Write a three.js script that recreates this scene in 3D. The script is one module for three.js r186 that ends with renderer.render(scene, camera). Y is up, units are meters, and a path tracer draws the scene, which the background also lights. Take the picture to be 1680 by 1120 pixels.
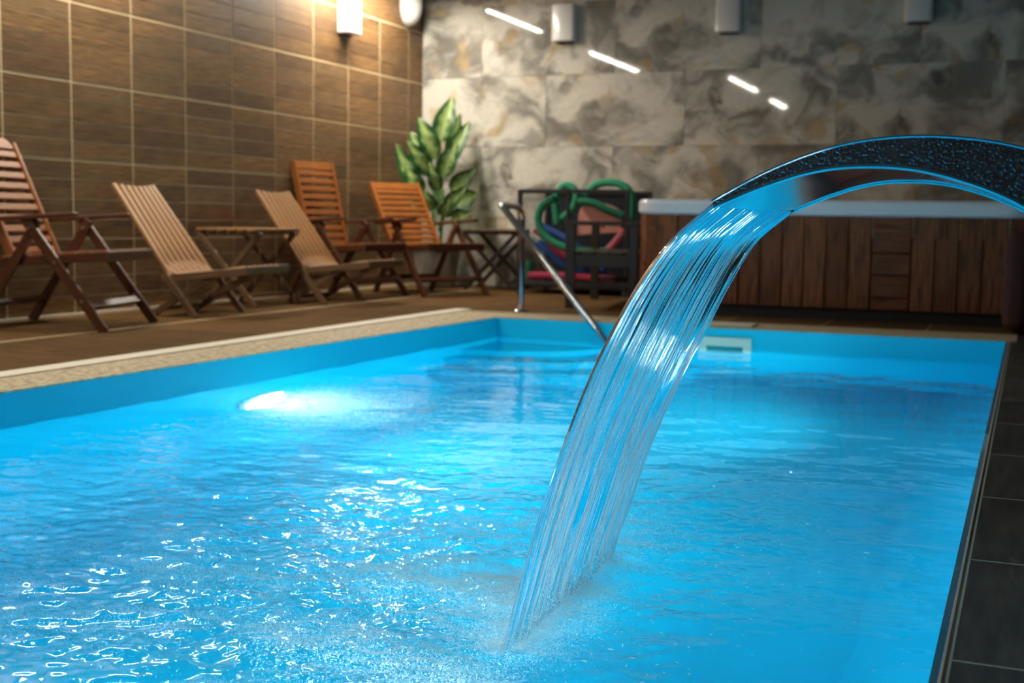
import * as THREE from 'three';
import { RoundedBoxGeometry } from 'three/addons/geometries/RoundedBoxGeometry.js';
import { mergeGeometries } from 'three/addons/utils/BufferGeometryUtils.js';
import { ImprovedNoise } from 'three/addons/math/ImprovedNoise.js';
import { RectAreaLightUniformsLib } from 'three/addons/lights/RectAreaLightUniformsLib.js';

// ---------------------------------------------------------------- camera, lights, exposure
const scene = new THREE.Scene();
scene.background = new THREE.Color(0, 0, 0);
const renderer = new THREE.WebGLRenderer();
renderer.toneMapping = THREE.LinearToneMapping;
renderer.toneMappingExposure = 1.0;
renderer.shadowMap.enabled = true;
RectAreaLightUniformsLib.init();

const EYE = 0.6, FOCAL = 2038;                       // eye height above the deck, focal length in pixels of the 1680 x 1120 frame
const camera = new THREE.PerspectiveCamera(2 * Math.atan(560 / FOCAL) * 180 / Math.PI, 1.5, 0.05, 60);
camera.position.set(0, EYE, 0);
camera.rotation.order = 'YXZ';
camera.rotation.set(-0.09689, 0.39345, 0.01459);
camera.focus = 2.25;
camera.userData.fStop = camera.getFocalLength() / 9.0;   // a 9 mm wide opening
camera.updateMatrixWorld(true);

const LED_GLOW = [1.0, 0.92, 0.78], LED_POWER = [420, 235, 170, 210];         // ceiling strips
const POOL_GLOW = [0.93, 1.0, 1.0], POOL_POWER = 1.16;         // underwater lamps

// ---------------------------------------------------------------- sizes of the place (metres, deck at y = 0)
const WALL_X = -5.26, WALL_Z = -10.42, CEIL = 2.65, RIGHT_X = 2.6, BACK_Z = 2.6;
const PX1 = -0.094, PZ0 = 0.5, PZ1 = -7.06, WATER = -0.124, BOTTOM = -1.35;
const poolLeft = (z) => -3.16 + (-3.15 - z) * 0.032;

// ---------------------------------------------------------------- helpers
let seed = 7;
const rnd = () => { seed = (seed * 1664525 + 1013904223) >>> 0; return seed / 4294967296; };
const rr = (a, b) => a + (b - a) * rnd();
const noiser = new ImprovedNoise();
const N = (x, y, z = 0) => noiser.noise(x, y, z);
const fbm = (x, y, z = 0, o = 4) => { let s = 0, a = 0.5; for (let i = 0; i < o; i++) { s += a * N(x, y, z + i * 7.3); x *= 2.03; y *= 2.03; a *= 0.5; } return s; };
const clamp = (v, a = 0, b = 1) => Math.min(b, Math.max(a, v));
const smooth = (a, b, v) => { const t = clamp((v - a) / (b - a)); return t * t * (3 - 2 * t); };
const V = (x, y, z) => new THREE.Vector3(x, y, z);
const used = {};
const numbered = (n) => { const k = (used[n] = (used[n] ?? -1) + 1); return k ? n + '_' + String(k).padStart(3, '0') : n; };

function texture(w, h, fn, srgb = true) {
  const d = new Uint8Array(w * h * 4);
  for (let j = 0; j < h; j++) for (let i = 0; i < w; i++) {
    const c = fn(i / w, j / h), o = (j * w + i) * 4;
    if (typeof c === 'number') d[o] = d[o + 1] = d[o + 2] = clamp(c) * 255;
    else for (let k = 0; k < 3; k++) d[o + k] = clamp(c[k] / 255) * 255;
    d[o + 3] = 255;
  }
  const t = new THREE.DataTexture(d, w, h);
  t.magFilter = THREE.LinearFilter; t.minFilter = THREE.LinearFilter;
  t.wrapS = t.wrapT = THREE.MirroredRepeatWrapping;
  if (srgb) t.colorSpace = THREE.SRGBColorSpace;
  t.needsUpdate = true;
  return t;
}
const mat = (o) => new THREE.MeshPhysicalMaterial(o);
const mix3 = (a, b, t) => a.map((v, i) => v + (b[i] - v) * t);

function mesh(name, geo, m, parent = scene) {
  const o = new THREE.Mesh(geo, m);
  o.name = parent === scene ? numbered(name) : name;
  o.castShadow = o.receiveShadow = true;
  parent.add(o);
  return o;
}
function tag(o, label, category, group) {
  o.userData = { ...o.userData, label, category };
  if (group) o.userData.group = group;
  return o;
}
function thing(name, label, category, [x, y, z] = [0, 0, 0], turn = 0, group) {
  const o = new THREE.Group();
  o.name = numbered(name); scene.add(o); o.position.set(x, y, z); o.rotation.y = turn;
  return tag(o, label, category, group);
}
function structure(name, label, category) {
  const o = new THREE.Group();
  o.name = name; scene.add(o); o.userData = { kind: 'structure', label, category };
  return o;
}
function copyOf(root, label, [x, y, z], turn) {
  const c = root.clone(); c.name = numbered(root.name.replace(/_\d{3}$/, '')); scene.add(c);
  c.position.set(x, y, z); c.rotation.y = turn; c.userData = { ...root.userData, label };
  return c;
}
const box = (x0, x1, y0, y1, z0, z1) => new THREE.BoxGeometry(x1 - x0, y1 - y0, z1 - z0).translate((x0 + x1) / 2, (y0 + y1) / 2, (z0 + z1) / 2);
/** A bar of section w (sideways) by t from a to b; its u runs along the length. */
function bar(a, b, w, t, r = 0.004, side) {
  const d = b.clone().sub(a), L = d.length(), g = new RoundedBoxGeometry(L, t, w, 2, Math.min(r, w * 0.45, t * 0.45));
  const X = d.normalize(), Z = (side ?? V(0, 0, 1)).clone(); Z.addScaledVector(X, -Z.dot(X)).normalize();
  const Y = Z.clone().cross(X);
  g.applyMatrix4(new THREE.Matrix4().makeBasis(X, Y, Z).setPosition(a.clone().add(b).multiplyScalar(0.5)));
  return g;
}
/** A tile lying in the plane z = 0 with its lower left corner at the origin, chamfered front edges; uv in metres, moved by (u, v). */
function tileGeo(w, h, t, b, u = 0, v = 0) {
  const P = [], U = [], I = [];
  const ring = (i, z) => [[i, i, z], [w - i, i, z], [w - i, h - i, z], [i, h - i, z]];
  const quad = (a, c, d, e) => { const o = P.length / 3; for (const p of [a, c, d, e]) { P.push(...p); U.push(p[0] + u, p[1] + v); } I.push(o, o + 1, o + 2, o, o + 2, o + 3); };
  const A = ring(b, t), B = ring(0, t - b), C = ring(0, 0);
  quad(...A);
  for (let k = 0; k < 4; k++) { const n = (k + 1) % 4; quad(B[k], B[n], A[n], A[k]); quad(C[k], C[n], B[n], B[k]); }
  quad(C[3], C[2], C[1], C[0]);
  const g = new THREE.BufferGeometry();
  g.setAttribute('position', new THREE.Float32BufferAttribute(P, 3)); g.setAttribute('uv', new THREE.Float32BufferAttribute(U, 2)); g.setIndex(I);
  const f = g.toNonIndexed(); f.computeVertexNormals();
  return f;
}
const tube = (pts, r, seg = 48, rad = 10, closed = false, tension = 0.5) => new THREE.TubeGeometry(new THREE.CatmullRomCurve3(pts, closed, 'catmullrom', tension), seg, r, rad, closed);

// ---------------------------------------------------------------- materials
function woodTexture(base, dark, light, s, w = 512, h = 128, stretch = 1) {
  return texture(w, h, (u, v) => {
    const g = fbm(u * 3 * stretch + s, v * 22 + s * 3, s, 4), k = fbm(u * 4 * stretch + s * 2, v * 4, s + 9, 3), f = N(u * 14 * stretch, v * 90, s);
    let c = mix3(base, dark, clamp(0.3 + g * 1.9 + k * 1.7));
    c = mix3(c, light, clamp(0.12 - g * 1.2 + k * 0.9));
    return c.map((x) => x * (1 + f * 0.16));
  });
}
const tileWood = [0, 1, 2, 3, 4].map((k) => {
  const b = [[122, 91, 58], [112, 84, 54], [130, 97, 62], [105, 78, 51], [118, 91, 61]][k];
  const t = woodTexture(b, b.map((x) => x * 0.66), b.map((x) => x * 1.28), 3.1 + k * 11, 512, 128);
  t.repeat.set(1 / 0.54, 1 / 0.12);
  return mat({ map: t, roughness: 0.5, specularIntensity: 0.7, name: 'wall_tile_' + k });
});
const groutWall = mat({ color: '#d6bb90', roughness: 0.9 });
const marble = [0, 1, 2].map((k) => {
  const s = 21 + k * 5.7;
  const t = texture(1024, 512, (u, v) => {
    const x = u * 2.52, y = v * 1.26;
    const wx = x + 0.32 * fbm(x * 2.2, y * 2.2, s, 4), wy = y + 0.32 * fbm(x * 2.2 + 9, y * 2.2, s + 4, 4);
    const cloud = fbm(wx * 2.2 - wy * 1.7, wy * 2.6 + wx * 0.9, s, 5);
    const vein = 1 - Math.abs(fbm(wx * 1.8 - wy * 1.5, wy * 2.0 + wx * 0.9, s + 20, 4)) * 9;
    const dark = smooth(-0.2, 0.36, cloud + 0.25 * fbm(wx * 9, wy * 9, s + 70, 3)), och = smooth(0.12, 0.32, fbm(wx * 3.8, wy * 3.8, s + 40, 4)) * 0.6;
    const knot = smooth(0.28, 0.45, fbm(wx * 3.0 + 5, wy * 3.8, s + 60, 4));
    let c = mix3([214, 209, 197], [132, 129, 122], dark);
    c = mix3(c, [184, 154, 110], och);
    c = mix3(c, [122, 116, 108], clamp(vein) * 0.42 * smooth(-0.05, 0.2, cloud));
    c = mix3(c, [92, 82, 72], knot * 0.7);
    return c.map((q) => q * (1 + 0.05 * N(u * 160, v * 80, s)));
  });
  t.repeat.set(1 / 2.52, 1 / 1.26);
  return mat({ map: t, roughness: 0.035, name: 'marble_' + k });
});
const groutMarble = mat({ color: '#a8a294', roughness: 0.9 });
const deckWood = [0, 1, 2].map((k) => {
  const b = [[100, 72, 40], [93, 67, 37], [106, 77, 44]][k];
  const t = woodTexture(b, b.map((x) => x * 0.72), b.map((x) => x * 1.2), 60 + k * 8, 512, 256);
  t.repeat.set(1 / 0.9, 1 / 0.45);
  return mat({ map: t, roughness: 0.92, specularIntensity: 0.25, name: 'deck_tile_' + k });
});
const groutDeck = mat({ color: '#c9b794', roughness: 0.85 });
const slate = [0, 1, 2].map((k) => {
  const s = 90 + k * 13, b = [[60, 54, 49], [55, 50, 46], [65, 58, 53]][k];
  const t = texture(512, 1024, (u, v) => {
    const g = fbm(u * 26 + s, v * 5, s, 4), p = fbm(u * 4, v * 6, s + 3, 4), f = N(u * 120, v * 24, s), sc = smooth(0.42, 0.6, fbm(u * 18, v * 9, s + 30, 3) + 0.3 * N(u * 5, v * 5, s)), sp = smooth(0.55, 0.75, N(u * 60, v * 60, s + 80));
    let c = b.map((x) => x * (1 + g * 0.7 + p * 0.5 + f * 0.12));
    c = mix3(c, [112, 98, 82], sc * 0.6 + sp * 0.35);
    return c;
  });
  t.repeat.set(1 / 0.6, 1 / 1.2);
  const bt = texture(256, 512, (u, v) => 0.5 + fbm(u * 30 + s, v * 6, s, 3) * 0.8, false); bt.repeat.set(1 / 0.6, 1 / 1.2);
  return mat({ map: t, bumpMap: bt, bumpScale: 0.0012, roughness: 0.55, name: 'dark_tile_' + k });
});
const groutSlate = mat({ color: '#b4b5ac', roughness: 0.9 });
const linerMat = mat({ color: new THREE.Color().setRGB(0.002, 0.50, 0.70), roughness: 0.55, specularIntensity: 0.4, name: 'liner' });
const stoneTex = texture(1024, 256, (u, v) => { const p = fbm(u * 60, v * 15, 3, 3), q = N(u * 240, v * 60, 5), d = smooth(0.2, 0.5, N(u * 110, v * 28, 9)); return mix3([214, 196, 160], [112, 88, 58], clamp(clamp(0.25 + p * 1.6 + q * 0.5) * 0.8 + d * 0.5)); });
stoneTex.repeat.set(1 / 2, 1 / 0.5);
const stoneBump = texture(1024, 256, (u, v) => 0.5 + 0.5 * N(u * 240, v * 60, 5), false); stoneBump.repeat.set(1 / 2, 1 / 0.5);
const coping = mat({ map: stoneTex, bumpMap: stoneBump, bumpScale: 0.003, roughness: 0.6, name: 'coping' });
const trimWhite = mat({ color: '#efe6d2', roughness: 0.5 });
const steelBump = texture(512, 512, (u, v) => 0.4 + 0.5 * fbm(u * 34, v * 34, 4, 3) + 0.3 * smooth(0.1, 0.5, N(u * 50, v * 50, 8)), false); steelBump.repeat.set(5, 5);
const steel = mat({ color: new THREE.Color().setRGB(0.62, 0.64, 0.66), metalness: 1, roughness: 0.06, name: 'polished_steel' });
const steelWet = mat({ color: new THREE.Color().setRGB(0.5, 0.53, 0.56), metalness: 1, roughness: 0.22, bumpMap: steelBump, bumpScale: 0.0011, name: 'wet_steel' });
const woodTex = (b, s) => woodTexture(b, b.map((x) => x * 0.62), b.map((x) => x * 1.22), s, 256, 128);
const teak = mat({ map: woodTex([156, 94, 48], 31), roughness: 0.42, name: 'teak' });
const teakDark = mat({ map: woodTex([92, 50, 28], 32), roughness: 0.4, name: 'teak_frame' });
const teakGold = mat({ map: woodTex([168, 98, 40], 33), roughness: 0.38, name: 'teak_gold' });
const ash = mat({ map: woodTex([172, 122, 72], 34), roughness: 0.5, name: 'pale_wood' });
const ashDark = mat({ map: woodTex([112, 84, 56], 35), roughness: 0.5, name: 'weathered_wood' });
const darkWood = mat({ map: woodTex([48, 36, 28], 36), roughness: 0.5, name: 'dark_wood' });
const bolt = mat({ color: '#c9c4ba', metalness: 1, roughness: 0.3 });
const white = mat({ color: '#e9e7e2', roughness: 0.3, clearcoat: 0.6, clearcoatRoughness: 0.1, name: 'white_plastic' });
const black = mat({ color: '#16161a', roughness: 0.6, name: 'black' });
const charcoal = mat({ color: '#2b2d31', roughness: 0.5 });

// ---------------------------------------------------------------- the room
{
  const w = structure('wall_left', 'wall of brown wood-look tiles with pale grout behind the wooden chairs', 'wall');
  mesh('grout_bed', box(WALL_X - 0.12, WALL_X, -0.02, CEIL, WALL_Z - 0.12, BACK_Z), groutWall, w);
  const CW = 0.537, RH = 0.115, Z0 = -5.309 + CW * 2, T = 0.003;
  const gs = [0, 1, 2, 3, 4, 5].map((k) => tileGeo(CW - 0.014, RH - 0.0045, T, 0.001, k * 0.13, k * 0.031));
  for (let c = 0; c < 12; c++) for (let r = 0; r < 20; r++) {
    const zr = Z0 - c * CW, low = r * RH + (r % 4 === 0 ? 0.0075 : 0.00225);
    let g = gs[Math.floor(rnd() * 6)];
    const zEnd = zr - CW;
    if (zEnd < WALL_Z) { const cw = zr - WALL_Z - 0.009; if (cw < 0.02) continue; g = tileGeo(cw, RH - 0.0045, T, 0.001, rnd(), rnd()); }
    const h = r % 4 === 0 || r % 4 === 3 ? 0.945 : 1;
    const m = mesh('tile', g, tileWood[Math.floor(rnd() * 5)], w);
    m.rotation.y = Math.PI / 2; m.position.set(WALL_X, low, zr - 0.007); m.scale.y = h;
  }
  // beyond the pieces in view the same tiles go on as plain courses
  const up = mesh('upper_course', tileGeo(BACK_Z - WALL_Z, CEIL - 2.304, T, 0.001), tileWood[0], w); up.rotation.y = Math.PI / 2; up.position.set(WALL_X, 2.304, BACK_Z);
  const near = mesh('near_course', tileGeo(BACK_Z - Z0, 2.3, T, 0.001), tileWood[1], w); near.rotation.y = Math.PI / 2; near.position.set(WALL_X, 0.002, BACK_Z);
}
{
  const w = structure('wall_far', 'far wall of glossy grey and cream veined marble tiles', 'wall');
  mesh('grout_bed', box(WALL_X - 0.12, RIGHT_X + 0.12, -0.02, CEIL, WALL_Z - 0.12, WALL_Z), groutMarble, w);
  const TW = 1.262, TH = 0.627, T = 0.006;
  for (let r = 0; r < 5; r++) for (let c = -2; c < 7; c++) {
    let x0 = -4.031 + c * TW - (r % 2 ? 0.63 : 0), x1 = x0 + TW, y0 = r * TH + 0.004, y1 = Math.min(y0 + TH - 0.003, CEIL);
    x0 = Math.max(x0, WALL_X + 0.008); x1 = Math.min(x1, RIGHT_X); if (x1 - x0 < 0.03) continue;
    const m = mesh('tile', tileGeo(x1 - x0 - 0.003, y1 - y0, T, 0.001, ((c + r) & 1) * 1.258, ((c * 3 + r * 2) >> 1 & 1) * 0.63), marble[((c * 2 + r) % 3 + 3) % 3], w);
    m.position.set(x0 + 0.0015, y0, WALL_Z);
  }
}
{
  const side = mat({ color: '#4a3f36', roughness: 0.6 });
  const wr = mesh('wall_right', box(RIGHT_X, RIGHT_X + 0.12, -0.02, CEIL, WALL_Z, BACK_Z), side); wr.userData = { kind: 'structure', label: 'dark brown wall on the right of the pool hall', category: 'wall' };
  const wb = mesh('wall_back', box(WALL_X - 0.12, RIGHT_X + 0.12, -0.02, CEIL, BACK_Z, BACK_Z + 0.12), side); wb.userData = { kind: 'structure', label: 'dark brown wall behind the photographer', category: 'wall' };
  const ce = mesh('ceiling', box(WALL_X - 0.12, RIGHT_X + 0.12, CEIL, CEIL + 0.12, WALL_Z - 0.12, BACK_Z + 0.12), mat({ color: '#8f8a82', roughness: 0.8 })); ce.userData = { kind: 'structure', label: 'pale plain ceiling over the pool hall', category: 'ceiling' };
}
const LINE_X = -4.43, COPE_X = -3.5;
{
  const f = structure('floor', 'tiled pool deck, brown along the chairs and dark on the right', 'floor');
  const y = -0.012;
  // bed, a frame of slabs round the basin
  const bed = (name, x0, x1, z0, z1, m) => mesh(name, box(x0, x1, -0.14, -0.0003, z0, z1), m, f);
  bed('deck_bed', WALL_X - 0.1, -3.42, WALL_Z - 0.1, BACK_Z, groutDeck);
  bed('deck_bed', -3.42, RIGHT_X, WALL_Z - 0.1, PZ1 - 0.09, groutDeck);
  bed('deck_bed', PX1 + 0.018, RIGHT_X, PZ1 - 0.09, BACK_Z, groutSlate);
  bed('deck_bed', -3.42, PX1 + 0.06, PZ0 + 0.09, BACK_Z, groutSlate);
  const lay = (x0, x1, z0, z1, mats, gap, k) => {
    const m = mesh('tile', tileGeo(x1 - x0 - gap, z0 - z1 - gap, 0.012, 0.0006, rnd() * 0.5, rnd() * 0.5), mats[k % mats.length], f);
    m.rotation.x = -Math.PI / 2; m.position.set(x0 + gap / 2, y, z0 - gap / 2);
  };
  // left deck: two rows of long tiles
  let k = 0;
  for (let z = -1.2; z > WALL_Z + 0.05; z -= 0.6) {
    const z1 = Math.max(z - 0.6, WALL_Z + 0.004);
    lay(WALL_X + 0.03, LINE_X - 0.012, z, z1, deckWood, 0.003, k++ + (k % 5));
    lay(LINE_X + 0.012, COPE_X - 0.04, z, z1, deckWood, 0.003, k++ + (k % 7));
  }
  lay(WALL_X + 0.03, COPE_X - 0.04, BACK_Z, -1.2, deckWood, 0.003, 1);
  // far deck behind the pool
  for (let x = COPE_X - 0.04; x < RIGHT_X; x += 0.6) for (const [z0, z1] of [[PZ1 - 0.42, -8.2], [-8.2, -9.0], [-9.0, -9.8], [-9.8, WALL_Z]]) lay(x, Math.min(x + 0.6, RIGHT_X), z0, z1, deckWood, 0.004, k++ + (k % 4));
  // right deck of dark tiles
  for (let z = -1.78 + 0.57 * 3; z > PZ1 - 0.45; z -= 0.5733) for (let c = 0; c < 3; c++) {
    const x0 = PX1 + 0.018 + c * 0.9; lay(x0, Math.min(x0 + 0.9, RIGHT_X), z, Math.max(z - 0.5733, PZ1 - 0.42), slate, 0.007, k++ + (k % 5));
  }
  lay(PX1 + 0.018, RIGHT_X, BACK_Z, -1.78 + 0.57 * 3, slate, 0.005, 1);
  lay(-3.4, PX1 + 0.02, BACK_Z, PZ0 + 0.1, slate, 0.005, 2);
}
{ // pale joint line where the wall meets the deck
  const b = mesh('baseboard_left', box(WALL_X + 0.006, WALL_X + 0.03, -0.004, 0.014, WALL_Z + 0.01, BACK_Z), trimWhite);
  b.userData = { kind: 'structure', label: 'thin pale strip along the foot of the brown tiled wall', category: 'trim' };
}
// pool basin
{
  const p = structure('pool_basin', 'blue lined rectangular pool basin', 'pool');
  const prism = (pts, y0, y1) => { const s = new THREE.Shape(pts.map(([x, z]) => new THREE.Vector2(x, -z))); const g = new THREE.ExtrudeGeometry(s, { depth: y1 - y0, bevelEnabled: false }); g.rotateX(-Math.PI / 2); g.translate(0, y0, 0); return g; };
  const zA = PZ0 + 0.1, zB = PZ1 - 0.1, TOP = -0.002;
  mesh('basin_wall', prism([[poolLeft(zA), zA], [poolLeft(zA) - 0.1, zA], [poolLeft(zB) - 0.1, zB], [poolLeft(zB), zB]], BOTTOM, TOP), linerMat, p);
  mesh('basin_wall', prism([[PX1, zA], [PX1, zB], [PX1 + 0.1, zB], [PX1 + 0.1, zA]], BOTTOM, -0.016), linerMat, p);
  mesh('basin_wall', prism([[-3.6, PZ1], [-3.6, zB], [PX1 + 0.1, zB], [PX1 + 0.1, PZ1]], BOTTOM, TOP), linerMat, p);
  mesh('basin_wall', prism([[-3.6, zA], [-3.6, PZ0], [PX1 + 0.1, PZ0], [PX1 + 0.1, zA]], BOTTOM, TOP), linerMat, p);
  mesh('basin_floor', box(-3.7, 0.1, BOTTOM - 0.1, BOTTOM, zB, zA), linerMat, p);
  for (const right of [false, true]) { // coved foot of the long walls
    const s = new THREE.Shape(); s.moveTo(0, 0); s.lineTo(0.34, 0); s.absarc(0.34, 0.34, 0.34, -Math.PI / 2, Math.PI, true); s.closePath();
    const g = new THREE.ExtrudeGeometry(s, { depth: 7.7, bevelEnabled: false, curveSegments: 14 }), c = mesh('cove', g, linerMat, p);
    if (right) { c.rotation.y = Math.PI; c.position.set(PX1 + 0.003, BOTTOM - 0.003, PZ0 + 0.03); } else { c.rotation.y = -Math.atan(0.032); c.position.set(poolLeft(PZ1) - 0.003, BOTTOM - 0.003, PZ1 - 0.03); }
  }
  // rounded entry steps in the far left corner
  for (let k = 0; k < 3; k++) {
    const r = 0.62 + k * 0.27, pts = [[-3.1, PZ1]];
    for (let a = 0; a <= 24; a++) { const t = a / 24 * Math.PI / 2; pts.push([-3.05 + Math.cos(t) * r * 1.15, PZ1 + Math.sin(t) * r * 0.8]); }
    pts.push([-3.1, PZ1 + r * 0.8]);
    mesh('step', prism(pts, BOTTOM, -0.36 - k * 0.26), linerMat, p);
  }
  // rim strips where the lining is clamped
  mesh('rim_strip', box(PX1 - 0.002, PX1 + 0.009, -0.012, 0.001, PZ1 - 0.01, PZ0), mat({ color: '#3f8fae', roughness: 0.25, clearcoat: 1 }), p);
  mesh('rim_strip', box(PX1 + 0.009, PX1 + 0.013, -0.03, 0.003, PZ1 - 0.02, PZ0), mat({ color: '#d4d6d2', roughness: 0.35 }), p);
  mesh('rim_strip', box(PX1 + 0.013, PX1 + 0.02, -0.03, -0.0005, PZ1 - 0.02, PZ0), mat({ color: '#9a7350', roughness: 0.9 }), p);
  // coping: left strip of pebbled stone, white outer edge, far strip
  const cop = prism([[poolLeft(zA) - 0.0, BACK_Z], [COPE_X, BACK_Z], [COPE_X, PZ1 - 0.34], [poolLeft(PZ1), PZ1 - 0.34], [poolLeft(PZ1), PZ1], [poolLeft(-3), -3]], -0.0015, 0.004);
  mesh('coping_left', cop, coping, p);
  mesh('coping_edge', box(COPE_X - 0.045, COPE_X + 0.07, -0.0015, 0.009, PZ1 - 0.5, BACK_Z), trimWhite, p);
  mesh('coping_far', box(poolLeft(PZ1), PX1 + 0.05, -0.0015, 0.004, PZ1 - 0.34, PZ1), coping, p);
  mesh('coping_edge', box(poolLeft(PZ1) - 0.43, PX1 + 0.05, -0.03, 0.006, PZ1 - 0.42, PZ1 - 0.34), coping, p);
}

// ---------------------------------------------------------------- water
const LAND_X = -0.77, LAND_Z0 = -1.85, LAND_Z1 = -2.5;
function turbulence(x, z) {
  const dz = z > LAND_Z0 ? z - LAND_Z0 : z < LAND_Z1 ? LAND_Z1 - z : 0, dx = x - LAND_X;
  const ex = dx < 0 ? dx / 1.0 : dx / 0.22, ez = dz / 0.75;
  return Math.exp(-(ex * ex + ez * ez) * 0.9);
}
function waveHeight(x, z) {
  const T = turbulence(x, z), near = smooth(-5.2, -2.2, z) * smooth(-0.3, -1.6, x);
  let h = 0.0055 * N(x * 1.3 + 3, z * 1.9, 1) + 0.0032 * N(x * 3.1, z * 4.6 + x, 2) + 0.0012 * N(x * 7 + z, z * 11, 3);
  h += 0.00045 * N(x * 17, z * 24, 4) + near * (0.0029 * N(x * 10 + z * 3, z * 15, 5) + 0.0016 * N(x * 22, z * 29 - x * 5, 6) + 0.0002 * N(x * 50, z * 60, 7));
  if (T > 0.01) {
    h += T * (0.012 * N(x * 7, z * 9, 8) + 0.008 * (0.5 - Math.abs(N(x * 14 + z, z * 15, 9))) + 0.0032 * N(x * 28, z * 32, 10) + 0.0009 * N(x * 56, z * 60, 11));
  }
  const r = Math.hypot((x - LAND_X) * 0.8, z + 2.2);
  h += 0.0016 * Math.sin(r * 26 + 2 * N(x * 2, z * 2, 12)) * Math.exp(-r * 0.9);
  return h;
}
{
  const zs = [];
  for (let z = PZ0 + 0.04; z > -1.45; z -= 0.05) zs.push(z);
  for (let z = -1.45, d = 0.0042; z > PZ1 - 0.03; z -= d) { zs.push(z); d = 0.0042 * Math.max(1, (z / -2.3) ** 1.5); }
  zs.push(PZ1 - 0.04);
  const nx = 620, nz = zs.length, P = new Float32Array(nx * nz * 3);
  for (let j = 0; j < nz; j++) for (let i = 0; i < nx; i++) {
    const a = poolLeft(zs[j]) - 0.04, x = a + (PX1 + 0.04 - a) * i / (nx - 1), o = (j * nx + i) * 3;
    P[o] = x; P[o + 1] = WATER + waveHeight(x, zs[j]); P[o + 2] = zs[j];
  }
  const I = new Uint32Array((nx - 1) * (nz - 1) * 6); let q = 0;
  for (let j = 0; j < nz - 1; j++) for (let i = 0; i < nx - 1; i++) { const a = j * nx + i, b = a + 1, c = a + nx, d = c + 1; I[q++] = a; I[q++] = b; I[q++] = d; I[q++] = a; I[q++] = d; I[q++] = c; }
  const top = new THREE.BufferGeometry(); top.setAttribute('position', new THREE.BufferAttribute(P, 3)); top.setIndex(new THREE.BufferAttribute(I, 1)); top.computeVertexNormals();
  const rim = [];
  for (let i = 0; i < nx; i++) rim.push(i);
  for (let j = 1; j < nz; j++) rim.push(j * nx + nx - 1);
  for (let i = nx - 2; i >= 0; i--) rim.push((nz - 1) * nx + i);
  for (let j = nz - 2; j > 0; j--) rim.push(j * nx);
  const S = [], SI = [], deep = BOTTOM - 0.03;
  for (const k of rim) S.push(P[k * 3], P[k * 3 + 1], P[k * 3 + 2], P[k * 3], deep, P[k * 3 + 2]);
  for (let k = 0; k < rim.length; k++) { const a = k * 2, b = ((k + 1) % rim.length) * 2; SI.push(a, a + 1, b, b, a + 1, b + 1); }
  const c0 = S.length / 3; for (const [i, j] of [[0, 0], [nx - 1, 0], [nx - 1, nz - 1], [0, nz - 1]]) { const k = (j * nx + i) * 3; S.push(P[k], deep, P[k + 2]); }
  SI.push(c0, c0 + 2, c0 + 1, c0, c0 + 3, c0 + 2);
  const sides = new THREE.BufferGeometry(); sides.setAttribute('position', new THREE.Float32BufferAttribute(S, 3)); sides.setIndex(SI); sides.computeVertexNormals();
  const geo = mergeGeometries([top, sides]);
  const w = mesh('pool_water', geo, mat({ color: '#ffffff', transmission: 1, thickness: 1, roughness: 0, ior: 1.33, attenuationColor: new THREE.Color().setRGB(0.45, 0.9, 0.97), attenuationDistance: 2.2, name: 'water' }));
  tag(w, 'clear rippling water filling the blue pool', 'water'); w.userData.kind = 'stuff';
}

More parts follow.
